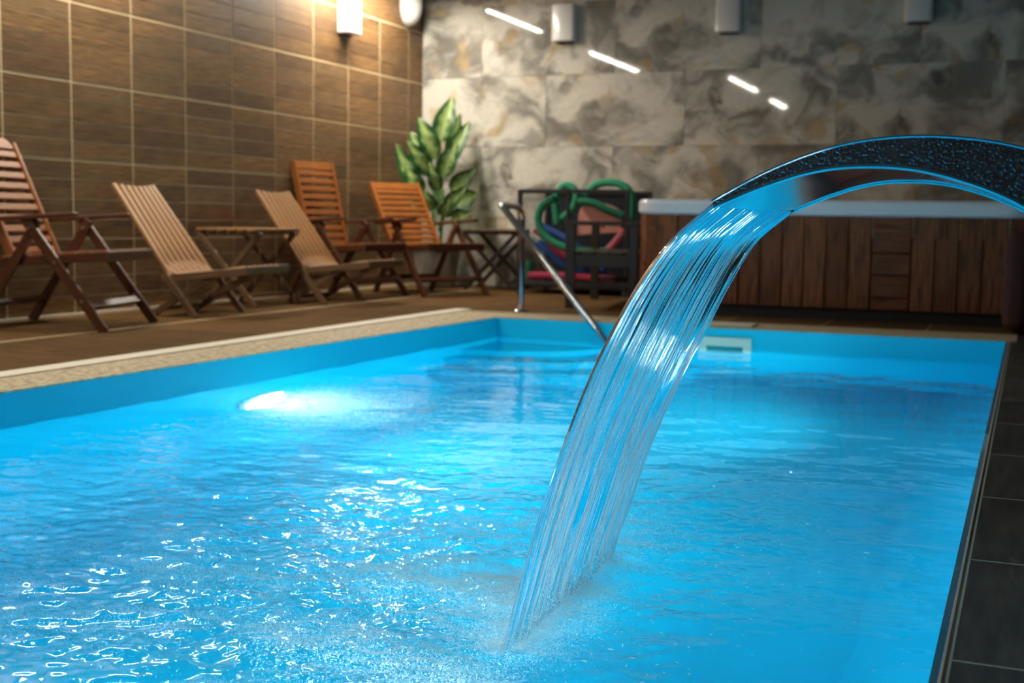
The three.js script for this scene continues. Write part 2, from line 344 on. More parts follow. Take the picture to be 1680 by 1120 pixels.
// ---------------------------------------------------------------- fountain
const FZ0 = -1.853, FZ1 = -2.497;
{
  const f = thing('waterfall_fountain', 'polished steel arched waterfall spout curving over the pool edge', 'fountain', [0.2, 0, (FZ0 + FZ1) / 2]);
  const topPts = [[-0.447, 0.6335], [-0.373, 0.674], [-0.303, 0.703], [-0.243, 0.719], [-0.16, 0.727], [-0.079, 0.722], [-0.015, 0.709], [0.08, 0.675], [0.17, 0.612], [0.24, 0.52], [0.28, 0.4], [0.3, 0.2], [0.3, 0.01]];
  const lowPts = [[-0.443, 0.626], [-0.372, 0.656], [-0.302, 0.678], [-0.242, 0.686], [-0.158, 0.682], [-0.076, 0.66], [-0.011, 0.631], [0.045, 0.59], [0.1, 0.52], [0.13, 0.43], [0.145, 0.3], [0.15, 0.15], [0.15, 0.01]];
  const dense = (p) => new THREE.CatmullRomCurve3(p.map(([x, y]) => V(x - 0.2, y, 0))).getPoints(72);
  const T = dense(topPts), L = dense(lowPts), half = (FZ0 - FZ1) / 2;
  const sideShape = () => { const s = new THREE.Shape(); T.forEach((p, i) => (i ? s.lineTo(p.x, p.y) : s.moveTo(p.x, p.y))); [...L].reverse().forEach((p) => s.lineTo(p.x, p.y)); return s; };
  const sideGeo = new THREE.ExtrudeGeometry(sideShape(), { depth: 0.002, bevelEnabled: false });
  { const uv = sideGeo.attributes.uv; for (let i = 0; i < uv.count; i++) uv.setXY(i, uv.getX(i) * 1.0, uv.getY(i) * 1.0); }
  mesh('side_panel', sideGeo.clone().translate(0, 0, half - 0.002), steelWet, f);
  mesh('side_panel', sideGeo.clone().translate(0, 0, -half), steelWet, f);
  const ribbon = (pts, n0) => { // curved plate of 2 mm
    const s = new THREE.Shape(), up = pts.map((p, i) => { const a = pts[Math.max(0, i - 1)], b = pts[Math.min(pts.length - 1, i + 1)], d = b.clone().sub(a).normalize(); return V(p.x + d.y * n0, p.y - d.x * n0, 0); });
    pts.forEach((p, i) => (i ? s.lineTo(p.x, p.y) : s.moveTo(p.x, p.y))); up.reverse().forEach((p) => s.lineTo(p.x, p.y));
    const g = new THREE.ExtrudeGeometry(s, { depth: 2 * half - 0.004, bevelEnabled: false }); g.translate(0, 0, -half + 0.002);
    return g;
  };
  const smoothPlate = (pts) => { // closed plate with smooth normals
    const n = pts.length, P = [], Nn = [], I = [], U = [];
    for (const [off, sgn] of [[0.001, 1], [-0.001, -1]]) for (let i = 0; i < n; i++) {
      const a = pts[Math.max(0, i - 1)], b = pts[Math.min(n - 1, i + 1)], d = b.clone().sub(a).normalize(), nx = -d.y, ny = d.x;
      for (const z of [-half + 0.002, half - 0.002]) { P.push(pts[i].x + nx * off, pts[i].y + ny * off, z); Nn.push(nx * sgn, ny * sgn, 0); U.push(i / 40, z); }
    }
    for (let i = 0; i < n - 1; i++) { const a = i * 2, b = a + 1, c = a + 2, d = a + 3; I.push(a, b, d, a, d, c); const o = n * 2; I.push(o + a, o + d, o + b, o + a, o + c, o + d); }
    const e = (n - 1) * 2, o = n * 2; I.push(0, o, o + 1, 0, o + 1, 1, e, e + 1, o + e + 1, e, o + e + 1, o + e);
    const g = new THREE.BufferGeometry(); g.setAttribute('position', new THREE.Float32BufferAttribute(P, 3)); g.setAttribute('normal', new THREE.Float32BufferAttribute(Nn, 3)); g.setAttribute('uv', new THREE.Float32BufferAttribute(U, 2)); g.setIndex(I);
    return g;
  };
  mesh('top_plate', smoothPlate(T), steel, f);
  mesh('bottom_plate', smoothPlate(L), steel, f);
  for (const z of [half, -half]) {
    mesh('edge_bead', tube(L.map((p) => V(p.x, p.y - 0.001, z)), 0.0036, 90, 8), steel, f);
    mesh('edge_bead', tube(T.map((p) => V(p.x, p.y, z)), 0.0022, 90, 8), steel, f);
  }
  mesh('base_flange', new RoundedBoxGeometry(0.34, 0.012, 0.8, 2, 0.004).translate(0.025, 0.006, 0), steel, f);
}
// falling sheet
const fallNear = [[-0.443, 0.632], [-0.509, 0.574], [-0.565, 0.495], [-0.612, 0.403], [-0.652, 0.305], [-0.686, 0.205], [-0.721, 0.09], [-0.752, -0.03], [-0.778, -0.13]];
const fallFar = [[-0.436, 0.629], [-0.508, 0.566], [-0.56, 0.48], [-0.613, 0.37], [-0.672, 0.245], [-0.724, 0.121], [-0.762, 0.0], [-0.79, -0.08], [-0.802, -0.13]];
const curveOf = (p) => new THREE.CatmullRomCurve3(p.map(([x, y]) => V(x, y, 0)));
const cN = curveOf(fallNear), cF = curveOf(fallFar);
function sheetPoint(u, v) { // u across from near to far, v down
  const a = cN.getPoint(v), b = cF.getPoint(v), z = FZ0 - 0.006 - u * (FZ0 - FZ1 - 0.012);
  return V(a.x + (b.x - a.x) * u, a.y + (b.y - a.y) * u, z + (0.5 - u) * 0.035 * v);
}
{
  const nu = 420, nv = 150, P = [], I = [];
  const streak = (u, v, s) => {
    const d = 0.3 + 0.9 * v;
    return 0.005 * v * N(u * 5, v * 5, s + 14) + d * (0.0040 * N(u * 13 + 0.2 * Math.sin(v * 2), v * 2.2, s) + 0.0030 * N(u * 46 + v * 0.5, v * 1.1, s + 3) + 0.0019 * N(u * 105 - v, v * 2.0, s + 6) + 0.0009 * N(u * 190, v * 4, s + 9));
  };
  for (const side of [1, -1]) for (let j = 0; j <= nv; j++) for (let i = 0; i <= nu; i++) {
    const u = i / nu, v = j / nv, p = sheetPoint(u, v), q = cN.getTangent(v);
    const edge = Math.exp(-(((u - 0.97 + 0.3 * v) / 0.035) ** 2)) * 0.02 * smooth(0, 0.12, v) * smooth(0.75, 0.3, v) * 0.4 + Math.exp(-((u / 0.012) ** 2)) * 0.0015 + Math.exp(-(((1 - u) / 0.015) ** 2)) * 0.003;
    const th = 0.0022 + edge + 0.002 * v, wob = streak(u, v, 2), d = wob + side * Math.max(0.0004, th * 0.5 + 0.45 * streak(u, v, side > 0 ? 30 : 50));
    const nx = q.y, ny = -q.x;
    P.push(p.x + nx * d * -1, p.y + ny * d * -1, p.z);
  }
  const W = nu + 1, M = W * (nv + 1);
  for (let j = 0; j < nv; j++) for (let i = 0; i < nu; i++) { const a = j * W + i, b = a + 1, c = a + W, d = c + 1; I.push(a, b, d, a, d, c, M + a, M + d, M + b, M + a, M + c, M + d); }
  for (let j = 0; j < nv; j++) { const a = j * W, c = a + W; I.push(a, c, M + a, M + a, c, M + c); const e = a + nu, g = e + W; I.push(e, M + e, g, g, M + e, M + g); }
  for (let i = 0; i < nu; i++) { I.push(i, M + i, i + 1, i + 1, M + i, M + i + 1); const a = nv * W + i; I.push(a, a + 1, M + a, M + a, a + 1, M + a + 1); }
  const g = new THREE.BufferGeometry(); g.setAttribute('position', new THREE.Float32BufferAttribute(P, 3)); g.setIndex(I); g.computeVertexNormals();
  const s = mesh('water_sheet', g, mat({ color: '#ffffff', transmission: 1, thickness: 0.004, roughness: 0.0, ior: 1.33, name: 'falling_water' }));
  tag(s, 'clear streaked sheet of water falling from the steel spout', 'water'); s.userData.kind = 'stuff';
}

{ // white aerated threads in the lower part of the fall
  const gs = [];
  for (let k = 0; k < 480; k++) {
    const u = rnd() * 0.98 + 0.01, v0 = 0.02 + 0.75 * rnd(), v1 = Math.min(0.995, v0 + 0.2 + 0.5 * rnd()), pts = [];
    for (let j = 0; j <= 8; j++) { const v = v0 + (v1 - v0) * j / 8, p = sheetPoint(u + 0.004 * N(v * 3, k, 5), v), q = cN.getTangent(v), o = rr(-0.002, 0.002) * 0.3 + (k % 2 ? 0.004 : -0.004) * (0.4 + v); pts.push(V(p.x - q.y * o, p.y + q.x * o, p.z)); }
    const r = rr(0.0003, 0.0007) * (0.6 + 1.3 * v0), g = tube(pts, r, 20, 5), P = g.attributes.position, c = new THREE.CatmullRomCurve3(pts);
    for (let i = 0; i <= 20; i++) { const m = c.getPointAt(i / 20), f = Math.sin(Math.PI * (0.04 + 0.92 * i / 20)); for (let j = 0; j <= 5; j++) { const n = i * 6 + j; P.setXYZ(n, m.x + (P.getX(n) - m.x) * f, m.y + (P.getY(n) - m.y) * f, m.z + (P.getZ(n) - m.z) * f); } }
    gs.push(g);
  }
  const o = mesh('aerated_threads', mergeGeometries(gs), mat({ color: '#ffffff', roughness: 0.9, transparent: true, opacity: 0.5 }));
  tag(o, 'fine white threads of aerated water running down the falling sheet', 'water'); o.userData.kind = 'stuff';
}
// ---------------------------------------------------------------- foam and bubbles
function cloudOf(name, label, geo, m, n, put) {
  const o = new THREE.InstancedMesh(geo, m, n), d = new THREE.Object3D();
  for (let k = 0; k < n; k++) { put(d, k); d.updateMatrix(); o.setMatrixAt(k, d.matrix); }
  o.name = name; o.castShadow = o.receiveShadow = true; scene.add(o);
  tag(o, label, 'water'); o.userData.kind = 'stuff';
  return o;
}
const gauss = () => Math.sqrt(-2 * Math.log(rnd() + 1e-9)) * Math.cos(6.2832 * rnd());
{
  const foam = mat({ color: '#f4f4f2', roughness: 0.5 });
  const airy = mat({ color: '#ffffff', roughness: 1, transmission: 0.6, thickness: 0 });
  const bead = new THREE.IcosahedronGeometry(1, 0);
  const plume = (x, z) => { const wx = x + 0.3 * fbm(x * 2, z * 2, 3, 3), wz = z + 0.3 * fbm(x * 2 + 5, z * 2, 8, 3); return fbm(wx * 2.2, wz * 5.5, 5, 4); };
  const spread = (s) => { let x, z, t = 0; do { const q = rnd() * s; x = LAND_X - Math.abs(gauss()) * 0.85 * q - 0.02 + gauss() * 0.05; z = (LAND_Z0 + LAND_Z1) / 2 + gauss() * (0.24 + 0.3 * q) + 0.12 * q; } while ((x > -0.25 || z > -1.45 || z < -4 || plume(x, z) < rnd() * 0.3 - 0.06) && t++ < 40); return [x, z]; };
  cloudOf('bubble_cloud', 'cloud of tiny white air bubbles churned up under the falling water', bead, airy, 42000, (d) => {
    const [x, z] = spread(0.8);
    d.position.set(x, WATER - 0.008 - 0.2 * rnd() ** 1.6 + Math.min(0, waveHeight(x, z)), z); d.scale.setScalar(0.0006 + 0.0009 * rnd() * rnd());
  });
  { // surface foam: very many specks joined in one mesh
    const n = 190000, P = new Float32Array(n * 36), q = V(0, 0, 0), T = [[1, 1, 1], [-1, -1, 1], [-1, 1, -1], [1, -1, -1]], F = [[0, 1, 3], [0, 2, 1], [0, 3, 2], [1, 2, 3]];
    let o = 0;
    for (let k = 0; k < n; k++) {
      const foot = k % 5 === 0 ? sheetPoint(rnd(), 0.99) : null, [x, z] = foot ? [foot.x + gauss() * 0.04, foot.z + gauss() * 0.03] : spread(1), y = WATER + waveHeight(x, z) + 0.0002 + (foot ? Math.abs(gauss()) * 0.003 : 0), r = 0.00022 + 0.0003 * rnd(), a = rnd() * 6.28, c = Math.cos(a), d = Math.sin(a);
      for (const f of F) for (const i of f) { const [tx, ty, tz] = T[i]; P[o++] = x + r * (tx * c - tz * d); P[o++] = y + r * ty * 0.7; P[o++] = z + r * (tx * d + tz * c); }
    }
    const g = new THREE.BufferGeometry(); g.setAttribute('position', new THREE.BufferAttribute(P, 3)); g.computeVertexNormals();
    const m = mesh('surface_foam', g, foam); tag(m, 'thin drifting veil of foam spreading from the foot of the falling water', 'water'); m.userData.kind = 'stuff';
  }
  cloudOf('lamp_halo_bubbles', 'fine bubbles added in the water before the glowing lamp to make its halo', bead, airy, 60000, (d) => {  // added bubbles that scatter the lamp beam, standing in for its glow
    const z = -4.63 + gauss() * 0.22, x = poolLeft(z) + 0.08 + Math.abs(gauss()) * 0.3;
    d.position.set(x, clamp(-0.64 + gauss() * 0.14, -1.1, -0.16), z); d.scale.setScalar(0.0011 + 0.0007 * rnd());
  });
  cloudOf('splash_drops', 'fine white spray and splash drops around the foot of the falling water', bead, airy, 12000, (d) => {
    const u = rnd(), p = sheetPoint(u, 0.99), far = rnd() < 0.5 ? 0.012 : 0.05, x = p.x + gauss() * far, z = p.z + gauss() * far;
    d.position.set(x, WATER + 0.002 + Math.abs(gauss()) * (0.008 + 0.03 * rnd()), z); d.scale.setScalar(0.0004 + 0.0008 * rnd() * rnd());
  });
  cloudOf('foam_flecks', 'white foam flecks floating on the water beside the fall', bead, airy, 420, (d) => {
    const x = clamp(LAND_X + gauss() * 0.3 - 0.05, -2.6, -0.16), z = (LAND_Z0 + LAND_Z1) / 2 + gauss() * 0.42;
    const zz = Math.min(z, -1.5);
    d.position.set(x, WATER + waveHeight(x, zz) + 0.0002, zz); const r = 0.0012 + 0.003 * rnd() * rnd(); d.scale.set(r * (1 + 2 * rnd()), r * 0.4, r); d.rotation.y = rnd() * 6;
  });
}

// ---------------------------------------------------------------- underwater lamps
function poolLamp(z, y, power, label, right) {
  const x = right ? PX1 : poolLeft(z), o = thing('pool_lamp', label, 'pool lamp', [x, y, z], right ? Math.PI : 0);
  const ring = new THREE.LatheGeometry([[0.15, 0], [0.19, 0], [0.19, 0.012], [0.18, 0.022], [0.15, 0.024]].map(([a, b]) => new THREE.Vector2(a, b)), 40).rotateZ(-Math.PI / 2);
  mesh('trim_ring', ring, white, o);
  const lens = new THREE.LatheGeometry([[0.0005, 0.05], [0.06, 0.047], [0.11, 0.036], [0.148, 0.018], [0.152, 0.004]].map(([a, b]) => new THREE.Vector2(a, b)), 40).rotateZ(-Math.PI / 2);
  if (right) lens.scale(0.4, 1, 1);
  mesh('glowing_lens', lens, mat({ color: '#ffffff', roughness: 0.3, emissive: new THREE.Color().setRGB(...POOL_GLOW), emissiveIntensity: 30 }), o);
  const l = new THREE.SpotLight(new THREE.Color().setRGB(...POOL_GLOW), POOL_POWER * power, 0, 1.15, 1, 2); l.castShadow = true; l.shadow.radius = 5;
  const s = right ? -1 : 1; l.position.set(x + 0.06 * s, y, z); l.target.position.set(x + 1.06 * s, y + (right ? 0.12 : 0.02), z); scene.add(l.target); l.name = 'pool_lamp_beam'; scene.add(l);
}
poolLamp(-4.63, -0.66, 33, 'round white underwater lamp glowing on the left pool wall');
poolLamp(-1.1, -0.66, 22, 'round white underwater lamp on the left pool wall by the near end');
poolLamp(-5.7, -0.48, 24, 'round white underwater lamp on the right pool wall by the hot tub end', true);
poolLamp(-3.7, -0.48, 7, 'round white underwater lamp halfway along the right pool wall', true);
poolLamp(-1.3, -0.48, 9, 'round white underwater lamp on the right pool wall below the steel spout', true);

// ---------------------------------------------------------------- ceiling strips
const strips = [[-4.93, -9.68, -8.29], [-4.96, -6.58, -4.66], [-3.95, -3.63, -1.77], [-4.01, -0.35, 0.96]];
strips.forEach(([x, z0, z1], k) => {
  const L = z1 - z0, o = thing('ceiling_strip_light', ['bright linear ceiling light over the potted plant corner', 'bright linear ceiling light over the side table between loungers', 'bright linear ceiling light over the left deck beside the pool lamp', 'bright linear ceiling light over the near end of the left deck'][k], 'ceiling light', [x, CEIL, (z0 + z1) / 2]);
  mesh('housing', new RoundedBoxGeometry(0.06, 0.03, L + 0.04, 2, 0.008).translate(0, -0.015, 0), white, o);
  mesh('diffuser', new RoundedBoxGeometry(0.042, 0.016, L, 2, 0.006).translate(0, -0.036, 0), mat({ color: '#ffffff', emissive: new THREE.Color().setRGB(...LED_GLOW), emissiveIntensity: 20 }), o);
  const l = new THREE.RectAreaLight(new THREE.Color().setRGB(...LED_GLOW), LED_POWER[k], 0.04, L);
  l.position.set(x, CEIL - 0.047, (z0 + z1) / 2); l.lookAt(x, 0, (z0 + z1) / 2 + 1e-6); l.name = 'strip_glow';
  l.rotation.set(-Math.PI / 2, 0, 0); scene.add(l);
});

// ---------------------------------------------------------------- wall boxes
function wallBox(label, pos, turn, w = 0.2, h = 0.3, d = 0.11) {
  const o = thing('wall_box', label, 'wall box', pos, turn, 'white boxes high on the walls');
  const s = new THREE.Shape(); // plan: bowed front
  s.moveTo(-w / 2, 0); s.lineTo(-w / 2, d * 0.72); s.quadraticCurveTo(-w / 2, d * 0.92, -w / 2 + 0.03, d * 0.95); s.quadraticCurveTo(0, d * 1.05, w / 2 - 0.03, d * 0.95); s.quadraticCurveTo(w / 2, d * 0.92, w / 2, d * 0.72); s.lineTo(w / 2, 0);
  const g = new THREE.ExtrudeGeometry(s, { depth: h, bevelEnabled: true, bevelThickness: 0.008, bevelSize: 0.006, bevelSegments: 2, curveSegments: 10 }); g.rotateX(-Math.PI / 2).scale(1, 1, -1);
  g.computeBoundingBox();
  const idx = g.index; if (idx) for (let i = 0; i < idx.count; i += 3) { const a = idx.getX(i); idx.setX(i, idx.getX(i + 1)); idx.setX(i + 1, a); } else { const p = g.attributes; for (const n of ['position', 'normal', 'uv']) { const at = p[n]; for (let i = 0; i < at.count; i += 3) for (let c = 0; c < at.itemSize; c++) { const a = at.getComponent(i, c); at.setComponent(i, c, at.getComponent(i + 1, c)); at.setComponent(i + 1, c, a); } } }
  mesh('cover', g, white, o);
  mesh('back_plate', box(-w / 2 + 0.02, w / 2 - 0.02, -0.02, h - 0.01, 0.0, 0.03), charcoal, o);
  return o;
}
wallBox('white box mounted high on the brown tiled wall, lit from above', [WALL_X + 0.006, 2.1, -9.0], Math.PI / 2);
wallBox('white box on the marble wall nearest the corner with the plant', [-3.85, 2.17, WALL_Z + 0.006], 0);
wallBox('white box on the marble wall above the storage cage end of the hot tub', [-2.4, 2.185, WALL_Z + 0.006], 0);
wallBox('white box on the marble wall above the right end of the hot tub', [-0.9, 2.2, WALL_Z + 0.006], 0);
{
  const o = thing('round_wall_unit', 'white rounded unit high on the brown wall beside the corner', 'wall unit', [WALL_X + 0.006, 2.5, -10.1], Math.PI / 2);
  const g = new THREE.SphereGeometry(0.15, 32, 20, 0, Math.PI).scale(0.95, 1.25, 0.9);
  mesh('shell', g, white, o);
  mesh('wall_plate', new THREE.CylinderGeometry(0.13, 0.13, 0.03, 32).rotateX(Math.PI / 2).translate(0, 0, 0.015), white, o);
}

// ---------------------------------------------------------------- folding armchair with slatted back
function armchair(label, pos, turn, recline, topLen, slatMat, frameMat) {
  const o = thing('folding_armchair', label, 'chair', pos, turn, 'reddish folding armchairs');
  const W = 0.31;
  for (const s of [1, -1]) {
    const z = W * s;
    const fl = mesh('leg', bar(V(-0.06, 0.575, z), V(0.365, 0.0, z), 0.024, 0.05), frameMat, o);
    mesh('bolt', new THREE.CylinderGeometry(0.009, 0.009, 0.034, 10).rotateX(Math.PI / 2).translate(0.105, 0.352, z), bolt, fl);
    mesh('bolt', new THREE.CylinderGeometry(0.009, 0.009, 0.034, 10).rotateX(Math.PI / 2).translate(0.25, 0.155, z), bolt, fl);
    const rl = mesh('leg', bar(V(-0.0, 0.57, z - 0.028 * s), V(-0.355, 0.0, z - 0.028 * s), 0.024, 0.05), frameMat, o);
    mesh('bolt', new THREE.CylinderGeometry(0.009, 0.009, 0.08, 10).rotateX(Math.PI / 2).translate(-0.03, 0.525, z - 0.014 * s), bolt, rl);
    mesh('armrest', bar(V(-0.30, 0.565, z), V(0.22, 0.6, z), 0.06, 0.024, 0.008), frameMat, o);
    mesh('seat_rail', bar(V(-0.25, 0.345, z - 0.056 * s), V(0.36, 0.385, z - 0.056 * s), 0.024, 0.045), frameMat, o);
  }
  mesh('stretcher', bar(V(-0.27, 0.13, -W + 0.02), V(-0.27, 0.13, W - 0.02), 0.045, 0.022, 0.004, V(1, 0.6, 0)), frameMat, o);
  mesh('stretcher', bar(V(0.27, 0.13, -W + 0.005), V(0.27, 0.13, W - 0.005), 0.045, 0.022, 0.004, V(1, -0.9, 0)), frameMat, o);
  mesh('front_rail', bar(V(0.365, 0.385, -W + 0.03), V(0.365, 0.385, W - 0.03), 0.055, 0.02, 0.005, V(0, 1, 0)), frameMat, o);
  for (let k = 0; k < 7; k++) { const x = -0.19 + k * 0.085, y = 0.372 + (x + 0.25) * 0.0656; mesh('seat_slat', bar(V(x, y, -W + 0.045), V(x, y, W - 0.045), 0.06, 0.016, 0.004, V(1, 0.065, 0)), slatMat, o); }
  const dir = V(-Math.sin(recline), Math.cos(recline), 0), b0 = V(-0.17, 0.36, 0), nor = V(Math.cos(recline), Math.sin(recline), 0);
  const back = new THREE.Group(); back.name = 'backrest'; o.add(back);
  for (const s of [1, -1]) { const z = (W - 0.075) * s; mesh('stile', bar(b0.clone().setZ(z), b0.clone().addScaledVector(dir, topLen).setZ(z), 0.026, 0.05, 0.005), slatMat, back); }
  const n = 11;
  for (let k = 0; k < n; k++) {
    const c = b0.clone().addScaledVector(dir, 0.045 + (topLen - 0.075) * k / (n - 1)).addScaledVector(nor, 0.006), w = k === n - 1 ? 0.06 : 0.036;
    mesh('slat', bar(c.clone().setZ(-W + 0.088), c.clone().setZ(W - 0.088), w, 0.018, 0.004, dir), slatMat, back);
  }
  return o;
}
armchair('tall reddish folding armchair with the back nearly upright beside the pale stick chair', [-4.8, 0, -5.27], 0.26, 0.40, 0.70, teak, teakDark);
armchair('upright golden brown folding armchair between the pale stick chair and the reclined armchair', [-4.9, 0, -8.42], -0.1, 0.23, 0.69, teakGold, teakDark);
armchair('golden brown folding armchair leaned far back in front of the potted plant', [-4.5, 0, -9.06], -0.47, 0.56, 0.63, teakGold, teakDark);

// ---------------------------------------------------------------- pale stick chairs
function stickChair(label, pos, turn) {
  const o = thing('stick_chair', label, 'chair', pos, turn, 'pale slatted stick chairs');
  const n = 8;
  for (let k = 0; k < n; k++) {
    const t = k / (n - 1) - 0.5, zb = t * 0.46, zt = t * 0.4, out = k === 0 || k === n - 1, dip = 0.03 * (1 - 4 * t * t);
    const top = V(-0.60 + dip * 0.6, 0.80 - 0.012 + dip * -0.4, zt), mid = V(-0.2, 0.25 - dip * 0.5, zb);
    mesh('back_slat', bar(top, out ? V(-0.16, 0.2, zb) : mid, 0.034, 0.022, 0.005), ash, o);
  }
  for (let k = 0; k < n - 1; k++) {
    const z = ((k + 0.5) / (n - 1) - 0.5) * 0.46;
    mesh('seat_slat', tube([V(-0.27, 0.315, z), V(-0.2, 0.262, z), V(-0.1, 0.238, z), V(0.02, 0.246, z), V(0.2, 0.285, z), V(0.3, 0.30, z)], 0.017, 24, 6), ash, o);
  }
  mesh('seat_rail', bar(V(-0.24, 0.225, 0.25), V(0.33, 0.285, 0.25), 0.022, 0.045), ashDark, o);
  mesh('seat_rail', bar(V(-0.24, 0.225, -0.25), V(0.33, 0.285, -0.25), 0.022, 0.045), ashDark, o);
  mesh('front_rail', bar(V(0.325, 0.285, -0.26), V(0.325, 0.285, 0.26), 0.05, 0.024, 0.005, V(0, 1, 0)), ashDark, o);
  mesh('back_rail', bar(V(-0.492, 0.588, -0.2), V(-0.492, 0.588, 0.2), 0.03, 0.02, 0.004, V(0, 1, 0)), ashDark, o);
  for (const s of [1, -1]) {
    mesh('leg', bar(V(-0.2, 0.25, 0.275 * s), V(0.0, 0.0, 0.275 * s), 0.024, 0.04), ashDark, o);
    mesh('leg', bar(V(0.12, 0.26, 0.225 * s), V(-0.34, 0.0, 0.225 * s), 0.024, 0.04), ashDark, o);
  }
  mesh('stretcher', bar(V(-0.25, 0.05, -0.22), V(-0.25, 0.05, 0.22), 0.035, 0.02, 0.004, V(1, 0.5, 0)), ashDark, o);
  return o;
}
stickChair('pale slatted stick chair leaning back beside the tall reddish armchair', [-4.55, 0, -6.3], 0.09);
stickChair('pale slatted stick chair between the small table and the golden armchairs', [-4.52, 0, -7.75], 0.02);

// ---------------------------------------------------------------- small folding tables
function sideTable(label, pos, turn, topMat, legMat) {
  const o = thing('folding_table', label, 'table', pos, turn, 'small folding side tables');
  for (let k = 0; k < 6; k++) { const x = -0.2 + k * 0.08; mesh('top_slat', bar(V(x, 0.515, -0.28), V(x, 0.515, 0.28), 0.07, 0.018, 0.004, V(1, 0, 0)), topMat, o); }
  for (const s of [1, -1]) {
    mesh('top_rail', bar(V(-0.24, 0.492, 0.235 * s), V(0.24, 0.492, 0.235 * s), 0.022, 0.026), legMat, o);
    mesh('leg', bar(V(-0.235, 0.5, 0.262 * s), V(0.23, 0, 0.262 * s), 0.022, 0.036), legMat, o);
    mesh('leg', bar(V(0.235, 0.5, 0.21 * s), V(-0.23, 0, 0.21 * s), 0.022, 0.036), legMat, o);
  }
  for (const x of [-0.17, 0.17]) mesh('stretcher', bar(V(x, 0.075, -0.25), V(x, 0.075, 0.25), 0.03, 0.02, 0.004, V(1, 0, 0)), legMat, o);
  return o;
}
sideTable('small brown folding table with crossed legs between the two pale stick chairs', [-4.95, 0, -7.2], 0, ash, ashDark);
sideTable('small dark folding table against the marble wall beside the storage cage', [-4.33, 0, -10.05], 0.15, ashDark, darkWood);

